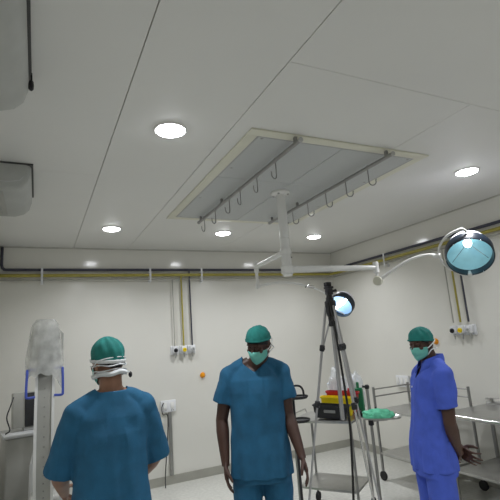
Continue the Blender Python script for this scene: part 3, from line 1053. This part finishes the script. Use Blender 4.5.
# left man, seen from behind
lm, RM, s_ = person('man in a teal blue gown seen from behind at left, white mask straps', (.345, 2.43, 0), radians(182), 1.672,
       dict(head=(radians(26), radians(8), 0), neck=(-.0, -.01, 1.552),
            elbowL=(.245, -.06, 1.13), wristL=(.20, -.27, .98), elbowR=(-.245, -.06, 1.13), wristR=(-.20, -.27, .98),
            palmL=(-.9, 0, -.3), thumbL=(0, -.2, 1), palmR=(.9, 0, -.3), thumbR=(0, -.2, 1), footL=(.11, 0, .08), footR=(-.11, 0, .08), curl=.4),
       dict(skin='skin_light', top='scrub', bottom='scrub', shoe='clog', cap='cap', mask='mask', vneck=.02, sleeve=.92, flare=.074, seed=14., hem=.66, shirt_name='gown', loose=1.04, wide_strap=True, band='mask_white', cap_base=.004, cap_tilt=.22, puff=1.3, hs=.93, tall=.014, nape=1.505))
tl = MB().tube([RM @ V(-.088, .045, -.068), RM @ V(-.100, .052, -.068), RM @ V(-.108, .054, -.075), RM @ V(-.110, .054, -.092)], .0045, 8).obj('strap_tail', 'mask_white', lm)
MB().ell(RM @ V(-.111, .054, -.086), (.010, .010, .016), u=12, v=8).obj('strap_clip', 'black', tl)

# ------------------------------------------------------------------ tripod
TX, TY = 1.515, 2.10
tp = thing('camera_tripod', 'tall silver and black camera tripod standing at the centre', 'tripod', (TX, TY, 0))
ZA = 1.80
MB().lathe([(.001, -.06), (.020, -.06), (.026, -.05), (.028, -.01), (.032, .0), (.032, .025), (.024, .035), (.018, .04), (.001, .04)], (0, 0, ZA), seg=20).obj('shoulder', 'black', tp)
MB().cyl((0, 0, ZA - .62), (0, 0, ZA + .06), .0115).obj('centre_column', 'alu', tp)
hd = MB().lathe([(.001, .03), (.022, .03), (.024, .045), (.018, .055), (.014, .07)], (0, 0, ZA), seg=18)
hd.box((-.017, -.018, ZA + .065), (.017, .018, ZA + .10), bev=.004)
hd = hd.obj('pan_head', 'black', tp)
MB().box((-.020, -.022, ZA + .10), (.020, .022, ZA + .113), bev=.003).obj('mount_plate', 'black', hd)
MB().box((-.022, -.016, ZA + .113), (.012, .016, ZA + .138), bev=.004).obj('quick_release', 'rubber', hd)
MB().tube([(.02, 0, ZA + .085), (.045, -.01, ZA + .09)], [.006, .009], 8).obj('tilt_knob', 'black', hd)
MB().tube([(-.02, -.01, ZA + .08), (-.034, -.018, ZA + .03), (-.03, -.02, ZA - .02)], .0045, 8).obj('pan_handle', 'black', hd)
MB().tube([(-.031, -.02, ZA + .02), (-.028, -.021, ZA - .085)], [.008, .0095], 10).obj('handle_grip', 'rubber', hd)
sp_z = ZA - .42
MB().lathe([(.001, -.015), (.02, -.015), (.022, 0), (.02, .015), (.001, .015)], (0, 0, ZA - .10), seg=16).obj('brace_hub', 'black', tp)
VR, VA = Vector((.9, -.44, 0)), Vector((.44, .9, 0))   # across and away
for ang in (164, 40, 290):
    a = radians(ang)
    d = VR * cos(a) + VA * sin(a)
    top = d * .028 + V(0, 0, ZA)
    foot = d * .37 + V(0, 0, .02)
    P = lambda t: top.lerp(foot, t)
    lg = MB().tube([P(0), P(.13)], .0075, 12).obj('leg', 'alu', tp)
    MB().tube([P(.13), P(.30)], .0072, 12).obj('leg_section', 'alu', lg)
    MB().tube([P(.30), P(.98)], .006, 12).obj('leg_section', 'crome' if ang == 290 else 'alu', lg)
    for t in (.13, .30):
        ax = (foot - top).normalized()
        MB().lathe([(.011, -.018), (.0145, -.014), (.0145, .014), (.011, .018)], P(t), ax, seg=14).box((-.007, -.02, -.011), (.007, -.008, .011), bev=.003, mtx=Matrix.Translation(P(t))).obj('leg_clip', 'black', lg)
    MB().tube([V(0, 0, ZA - .10) + d * .02, P(.13) - d * .004], .0045, 8).obj('brace_arm', 'alu', tp)
    MB().lathe([(.010, -.03), (.014, -.01), (.013, .0), (.008, .018)], foot, (0, 0, 1), seg=12).obj('rubber_foot', 'rubber', lg)
cw = Vector((-.44, -.9, 0))
tag(MB().tube([Vector((TX, TY, ZA + .07)) + VR * -.012 + cw * .03, Vector((TX, TY, ZA - .15)) + VR * .004 + cw * .045, Vector((TX, TY, ZA - .40)) + VR * .016 + cw * .06, Vector((TX, TY, ZA - .62)) + VR * .022 + cw * .07, Vector((TX, TY, ZA - .85)) + VR * .008 + cw * .08, Vector((TX, TY, .5)) + VR * -.03 + cw * .10, Vector((TX, TY, .02)) + VR * -.04 + cw * .12, Vector((TX, TY, .008)) + VR * .1 + cw * .3],
             .0065, 10, smooth=8).obj('camera_cable', 'rubber'), 'thick black cable hanging down the tripod', 'cable')

# ------------------------------------------------------------------ imaging machine at left
CX, CY = .055, 3.42
xm = thing('imaging_machine', 'tall grey imaging machine under a clear plastic cover at the left wall', 'medical machine', (CX, CY, 0), radians(-2))
def arc(x0, x1, rin, rout, a0, a1, n=40):
    b = MB()
    rings = []
    for i in range(n + 1):
        a = radians(a0 + (a1 - a0) * i / n)
        ca, sa = cos(a), sin(a)
        cy, cz, ky, kz = .45, 1.12, .82, 1.0
        rings.append([V(x0, cy + rin * ca * ky, cz + rin * sa * kz), V(x1, cy + rin * ca * ky, cz + rin * sa * kz), V(x1, cy + rout * ca * ky, cz + rout * sa * kz), V(x0, cy + rout * ca * ky, cz + rout * sa * kz)])
    return b.loft(rings)
ca_ = arc(-.045, .045, .56, .60, 95, 262).obj('c_arm', 'panel_grey', xm)
for x in (-.052, .052):
    arc(x - .009, x + .009, .555, .622, 95, 262).obj('guide_rail', 'white', ca_)
for a in range(150, 236, 6):
    t = radians(a)
    MB().lathe([(.005, 0), (.005, .003), (.001, .0035)], (0, .45 + .60 * cos(t) * .82, 1.12 + .60 * sin(t)), (0, cos(t), sin(t)), seg=8).obj('scale_mark', 'steel_dark', ca_)
for s2 in (-1, 1):
    ys = .02
    MB().tube([(s2 * .06, .05, 1.55), (s2 * .105, .03, 1.55), (s2 * .11, .0, 1.53), (s2 * .112, -.03, 1.40), (s2 * .105, -.035, 1.375), (s2 * .06, -.02, 1.375)], .0085, 10, smooth=4).obj('handle', 'blue_handle', xm)
MB().lathe([(.001, .0), (.11, .0), (.12, .02), (.12, .20), (.09, .24), (.001, .25)], (0, .42, 1.60), seg=32).obj('detector_housing', 'panel_grey', xm)
MB().box((-.055, .0, 1.56), (.055, .20, 1.80), bev=.02, seg=3).obj('upper_housing', 'panel_grey', xm)
for x, z0, z1 in ((-.03, 1.58, 1.66), (.0, 1.56, 1.64), (.035, 1.60, 1.72)):
    MB().tube([(x, -.012, z0), (x + .004, -.02, (z0 + z1) / 2), (x, -.008, z1)], .008, 8).obj('cable', 'steel_dark', xm)
MB().box((-.10, .30, .50), (.10, .56, .66), bev=.03, seg=3).obj('tube_housing', 'panel_grey', xm)
MB().box((-.11, .55, .12), (.13, 1.30, .85), bev=.03, seg=3).obj('mobile_base', 'pale_grey', xm)
MB().box((-.05, .55, .80), (.05, 1.02, 1.0), bev=.02).obj('support_arm', 'panel_grey', xm)
MB().box((-.05, .97, .84), (.05, 1.10, 1.35), bev=.02).obj('support_column', 'panel_grey', xm)
for x in (-.09, .11):
    for y in (.66, 1.2):
        MB().lathe([(.02, -.018), (.055, -.018), (.06, -.012), (.06, .012), (.055, .018), (.02, .018)], (x, y, .06), (1, 0, 0), seg=20, cap=True).obj('wheel', 'rubber', xm)
# plastic cover draped over the top
pc = MB()
rings = []
for j in range(15):
    t = j / 14
    row = []
    for k in range(48):
        a = 2 * pi * k / 48
        zt = 1.89 - .38 * t
        if cos(a) > .3:
            zt -= .16 * t * (cos(a) - .3)
        w = .085 + .035 * min(1, t * 1.6)
        dpt = .13 + .02 * t
        if t < .12:
            f = (t / .12) ** .4
            w *= .74 + .26 * f
            dpt *= .55 + .45 * f
        p = 2.6
        c, s3 = cos(a), sin(a)
        x = w * math.copysign(abs(c) ** (2 / p), c)
        y = .10 + dpt * math.copysign(abs(s3) ** (2 / p), s3)
        wr_ = .012 * fbm(V(x, y, zt), (30, 30, 12)) + .006 * sin(10 * a + 6 * t)
        row.append(V(x * (1 + wr_ * 5), y + wr_ * .6, zt + .03 * noise.noise(V(c * 3, s3 * 3, 4)) * t))
    rings.append(row)
pc.loft(rings, cap=False)
top = bmesh.ops
pv = pc.b
pv.verts.ensure_lookup_table()
pv.faces.new([pv.verts[k] for k in range(48)])
tag(pc.obj('plastic_cover', 'film'), 'crumpled clear plastic cover draped over the top of the grey imaging machine', 'plastic cover')
o = bpy.data.objects['plastic_cover']
o.location = (CX, CY, 0)

mn = thing('monitor_cart', 'grey monitor cart with a dark tilted screen behind the imaging machine', 'monitor', (-.06, 4.95, 0), radians(10))
MB().box((-.20, -.12, .10), (.17, .26, .92), bev=.02, seg=3).obj('cabinet', 'panel_grey', mn)
MB().box((-.22, -.14, .92), (.19, .28, .95), bev=.008).obj('top_shelf', 'pale_grey', mn)
Mt = Matrix.Translation((.03, .02, .95)) @ Matrix.Rotation(radians(-6), 4, 'X')
mo = MB().box((-.16, 0.0, .03), (.13, .10, .36), bev=.012, mtx=Mt).obj('monitor_shell', 'panel_grey', mn)
MB().box((-.055, -.012, .035), (.115, .002, .345), bev=.006, mtx=Mt).obj('screen', 'black', mo)
MB().box((-.06, .0, .0), (.06, .12, .03), bev=.005, mtx=Mt).obj('monitor_foot', 'pale_grey', mo)
MB().tube([(-.13, .0, 1.27), (-.16, -.05, 1.20), (-.19, -.06, 1.10), (-.16, -.05, .99), (-.19, -.02, .955)], .006, 8, smooth=5).obj('cable', 'black', mn)
for x in (-.17, .14):
    for y in (-.08, .22):
        MB().lathe([(.01, -.014), (.045, -.014), (.05, 0), (.045, .014), (.01, .014)], (x, y, .05), (1, 0, 0), seg=18, cap=True).obj('castor', 'rubber', mn)

# ------------------------------------------------------------------ black stand behind the centre man
es = thing('equipment_stand', 'black stand with two small trays and a curved handle behind the centre man', 'equipment stand', (1.99, 3.36, 0), radians(-20))
MB().cyl((-.035, .03, .05), (-.035, .03, 1.14), .011).obj('pole', 'black', es)
for z, w in ((1.13, .085), (.945, .085)):
    MB().lathe([(.001, 0), (w * .9, 0), (w, .008), (w * 1.04, .022), (w * .98, .022), (w * .94, .01), (.001, .01)], (0.0, 0, z), seg=28).obj('tray', 'black', es)
MB().tube([(-.045, .0, 1.225), (-.01, .0, 1.235), (.03, 0, 1.225), (.05, 0, 1.19), (.052, 0, 1.145)], .009, 10, smooth=4).obj('handle', 'black', es)
for k in range(5):
    t = 2 * pi * k / 5
    lg = MB().tube([(-.035, .03, .10), (-.035 + .2 * cos(t), .03 + .2 * sin(t), .055)], [.018, .012], 10).obj('base_leg', 'black', es)
    MB().lathe([(.008, -.01), (.022, -.01), (.024, 0), (.022, .01), (.008, .01)], (-.035 + .2 * cos(t), .03 + .2 * sin(t), .026), (sin(t), -cos(t), 0), seg=14, cap=True).obj('castor', 'rubber', lg)
gb = thing('gas_cylinder', 'small green cylinder standing on the floor behind the centre man\'s arm', 'cylinder', (1.95, 3.80, 0))
MB().lathe([(.001, 0), (.055, 0), (.06, .01), (.06, .68), (.052, .74), (.03, .78), (.018, .80), (.018, .82)], seg=28).obj('tank', 'bright_green', gb)
MB().lathe([(.014, .81), (.014, .85), (.024, .855), (.024, .88), (.001, .885)], seg=16).obj('valve', 'crome', gb)

# ------------------------------------------------------------------ bin cart with coloured trays
ct = thing('supply_cart', 'steel supply cart carrying coloured bins behind the tripod', 'cart', (2.58, 3.80, 0), radians(-55))
MB().box((-.30, -.24, .835), (.30, .24, .86), bev=.006).obj('top_shelf', 'steel', ct)
MB().box((-.28, -.22, .25), (.28, .22, .27), bev=.005).obj('lower_shelf', 'steel', ct)
for x in (-.28, .28):
    for y in (-.22, .22):
        lg = MB().cyl((x, y, .10), (x, y, .837), .012, seg=14).obj('leg', 'steel_dark', ct)
        MB().lathe([(.01, -.014), (.042, -.014), (.046, 0), (.042, .014), (.01, .014)], (x, y, .046), (1, 0, 0), seg=18, cap=True).cyl((x, y, .05), (x, y, .11), .01).obj('castor', 'rubber', lg)
MB().tube([(-.31, -.2, .85), (-.33, -.2, .89), (-.33, .2, .89), (-.31, .2, .85)], .007, 8).obj('push_handle', 'steel', ct)

def bin_(label, m, loc, rz, w, d, h, tilt):
    o = thing('storage_bin', label, 'bin', loc, rz, 'coloured bins on the supply cart')
    o.rotation_euler = (0, tilt, rz)
    def rr(k, z):
        return ell_ring(0, 0, z, w / 2 * k, d / 2 * k, 32, 7)
    b = MB()
    b.loft([rr(.80, 0), rr(.86, h * .3), rr(.97, h * .9), rr(1.03, h * .92), rr(1.03, h), rr(.97, h), rr(.93, h * .5), rr(.78, .008)], cap=True)
    b.obj('body', m, o)
    MB().box((-w * .16, -d * .515, h * .45), (w * .16, -d * .46, h * .68), bev=.004).obj('label_holder', 'steel_dark' if m == 'black' else m, o)
    return o
RB = radians(-50)
dx, dy = Vector((cos(RB), sin(RB), 0)), Vector((-sin(RB), cos(RB), 0))
B0 = Vector((2.545, 3.68, 0))
TI = radians(3)
def at_(k, off, z):
    q = B0 + dy * k + dx * off
    return (q.x, q.y, z)
bin_('black bin with tapered sides, lowest and nearest on the supply cart', 'black', at_(-.04, 0, .872), RB, .34, .15, .115, TI)
bin_('yellow bin between the black and the red one on the supply cart', 'yellow', at_(.105, .03, .874), RB, .33, .12, .165, TI)
bin_('red bin behind the yellow one on the supply cart', 'red', at_(.225, .05, .874), RB, .32, .10, .20, TI)
tag(MB().box((-.05, -.035, 0), (.05, .035, .11), bev=.01).lathe([(.016, .11), (.016, .135), (.001, .137)], seg=14).obj('medicine_box', 'green'), 'small dark green box on the supply cart right of the red bin', 'box')
o = bpy.data.objects['medicine_box']
o.location = at_(.307, .20, .861)
o.scale = (.9, .8, 2.1)
o.rotation_euler = (0, 0, RB)

def bag(label, loc, r, seed, m='bag', grp='clear plastic supply bags'):
    b = MB()
    g = bmesh.new()
    bmesh.ops.create_icosphere(g, subdivisions=4, radius=1)
    for v in g.verts:
        p = v.co.copy()
        k = 1 + .22 * noise.noise(p * 1.6 + Vector((seed, 0, 0))) + .10 * noise.noise(p * 4 + Vector((0, seed, 0))) + .05 * noise.noise(p * 9)
        z = p.z
        if z < -.55:
            z = -.55 - (z + .55) * -.15
        v.co = Vector((p.x * r[0] * k, p.y * r[1] * k, (z + .58) * r[2] * k if z > -.5 else 0.0))
    b.merge(g)
    o = tag(b.obj('supply_bag', m), label, 'bag', grp)
    o.location = loc
    return o
sh = thing('wire_basket', 'white wire basket holding clear bags behind the coloured bins', 'basket', at_(.41, .06, .861), RB)
wb = MB().box((-.17, -.07, 0), (.17, .07, .012), bev=.004).obj('base', 'plastic_white', sh)
for z in (.06, .12, .18):
    MB().tube([(-.17, -.07, z), (.17, -.07, z), (.17, .07, z), (-.17, .07, z)], .004, 6, closed=True).obj('hoop', 'plastic_white', sh)
for x in (-.17, -.06, .06, .17):
    for y in (-.07, .07):
        MB().cyl((x, y, .005), (x, y, .18), .0035, seg=6).obj('upright', 'plastic_white', sh)
bag('crumpled clear bag in the wire basket, left one beside the tripod leg', at_(.41, -.03, .876), (.12, .07, .245), 1.3)
bag('crumpled clear bag in the wire basket, right one with pale blue contents', at_(.41, .15, .876), (.10, .07, .225), 5.1)
rb = thing('bottle', 'white bottle with a bright red cap standing in the red bin', 'bottle', at_(.225, .13, .8825))
MB().lathe([(.001, 0), (.026, 0), (.028, .01), (.028, .13), (.020, .155), (.012, .165), (.012, .18)], seg=20).obj('body', 'plastic_white', rb)
MB().lathe([(.0165, .178), (.017, .182), (.017, .212), (.013, .218), (.001, .219)], seg=20).obj('cap', 'red', rb)

# ------------------------------------------------------------------ instrument stand with a green bundle
ms = thing('instrument_stand', 'steel instrument stand with an oval tray under a mint green bundle', 'instrument stand', (2.745, 3.31, 0), radians(-40))
MB().cyl((-.045, .02, .06), (-.045, .02, 1.13), .014, seg=18).obj('post', 'steel_dark', ms)
MB().lathe([(.001, .0), (.018, .002), (.022, .012), (.022, .028), (.014, .038), (.001, .04)], (-.045, .02, 1.125), seg=18).tube([(-.045, .02, 1.145), (-.085, .01, 1.15)], [.008, .011], 10).obj('clamp_knob', 'black', ms)
tr_ = []
for z, k in ((.872, .80), (.874, .93), (.888, 1.0), (.890, 1.03), (.884, .98), (.878, .9), (.877, .7)):
    tr_.append(ell_ring(.05, 0, z, (.175 * k), .105 * k, 40, 2.6))
MB().loft(tr_).obj('tray', 'steel', ms)
MB().tube([(-.045, .02, .84), (.0, .01, .856), (.10, 0, .864)], .011, 10).obj('tray_arm', 'steel_dark', ms)
MB().lathe([(.014, -.03), (.024, -.025), (.024, .025), (.014, .03)], (-.045, .02, .84), seg=16).obj('height_collar', 'black', ms)
for t in (radians(60), radians(180), radians(300)):
    lg = MB().tube([(-.045, .02, .075), (-.045 + .24 * cos(t), .02 + .24 * sin(t), .06)], [.017, .012], 10).obj('base_leg', 'steel_dark', ms)
    MB().lathe([(.008, -.01), (.024, -.01), (.028, 0), (.024, .01), (.008, .01)], (-.045 + .24 * cos(t), .02 + .24 * sin(t), .029), (sin(t), -cos(t), 0), seg=16, cap=True).obj('castor', 'rubber', lg)
gbm = bmesh.new()
bmesh.ops.create_icosphere(gbm, subdivisions=4, radius=1)
for v in gbm.verts:
    p = v.co.copy()
    k = 1 + .16 * noise.noise(p * 2.2 + Vector((3, 1, 0))) + .10 * noise.noise(p * 5) + .05 * sin(p.x * 14 + 2 * p.y)
    v.co = Vector((p.x * .135 * k, p.y * .085 * k, max(-.001, p.z * .058 * k + .018)))
gm = MB()
gm.merge(gbm)
o = tag(gm.obj('cloth_bundle', 'mint'), 'mint green cloth bundle lying on the oval steel tray', 'cloth bundle')
o.location = (2.765, 3.30, .8795)
o.rotation_euler = (0, 0, radians(-40))
for k, (dxx, dyy) in enumerate(((-.06, .05), (.02, .09))):
    o = tag(MB().lathe([(.001, 0), (.016, 0), (.016, .05), (.007, .06), (.007, .078), (.001, .08)], seg=16).obj('dark_vial', 'black'),
            ('small dark vial on the oval tray, left of the mint bundle', 'small dark vial on the oval tray, behind the mint bundle')[k], 'vial')
    o.location = (2.70 + dxx * .5, 3.41 + dyy * .2 - .035 * k, .879)
    if k:
        o.location.x += .10
        o.location.y -= .02

# ------------------------------------------------------------------ steel trolley with guard rails and steel table
def castor(x, y, par):
    MB().lathe([(.012, -.014), (.046, -.014), (.05, 0), (.046, .014), (.012, .014)], (x, y, .05), (1, 0, 0), seg=20, cap=True).tube([(x, y, .05), (x, y, .12)], .010, 8).obj('castor', 'rubber', par)
tw, td = .265, .425
tr2 = thing('steel_trolley', 'steel instrument trolley with guard rails by the right wall', 'trolley', (3.785, 3.80, 0))
for x in (-tw, tw):
    for y in (-td, td):
        hgt = .72 if (x < 0 and y < 0) else 1.0
        lg = MB().tube([(x, y, .10), (x, y, hgt)], .015, 14).obj('post', 'steel_dark', tr2)
        castor(x, y, lg)
for z, nm in ((.755, 'top_shelf'), (.30, 'lower_shelf')):
    sb = MB().box((-tw - .01, -td - .01, z - .022), (tw + .01, td + .01, z), bev=.005)
    sb.obj(nm, 'steel', tr2)
for z in (.975, .895):
    MB().tube([(-tw, td, z), (tw, td, z), (tw, -td, z)], .0075, 10).obj('guard_rail', 'steel_dark', tr2)

tb = thing('steel_table', 'long stainless steel work table at the right wall beside the man in royal blue', 'table', (3.84, 2.71, 0))
bw, bd = .345, .575
MB().box((-bw, -bd, .79), (bw, bd, .825), bev=.006).obj('tabletop', 'steel', tb)
MB().tube([(-bw - .004, -bd, .81), (-bw - .004, bd, .81)], .018, 12).obj('front_edge', 'crome', tb)
MB().box((bw - .02, -bd, .82), (bw, bd, .885), bev=.004).obj('upstand', 'crome', tb)
MB().box((-bw + .03, -bd + .04, .30), (bw - .03, bd - .04, .325), bev=.004).obj('undershelf', 'steel', tb)
for x in (-bw + .04, bw - .04):
    for y in (-bd + .05, bd - .05):
        lg = MB().cyl((x, y, .02), (x, y, .795), .019, seg=16).obj('leg', 'steel_dark', tb)
        MB().lathe([(.001, 0), (.026, 0), (.026, .02), (.018, .03)], (x, y, 0), seg=16).obj('foot', 'rubber', lg)
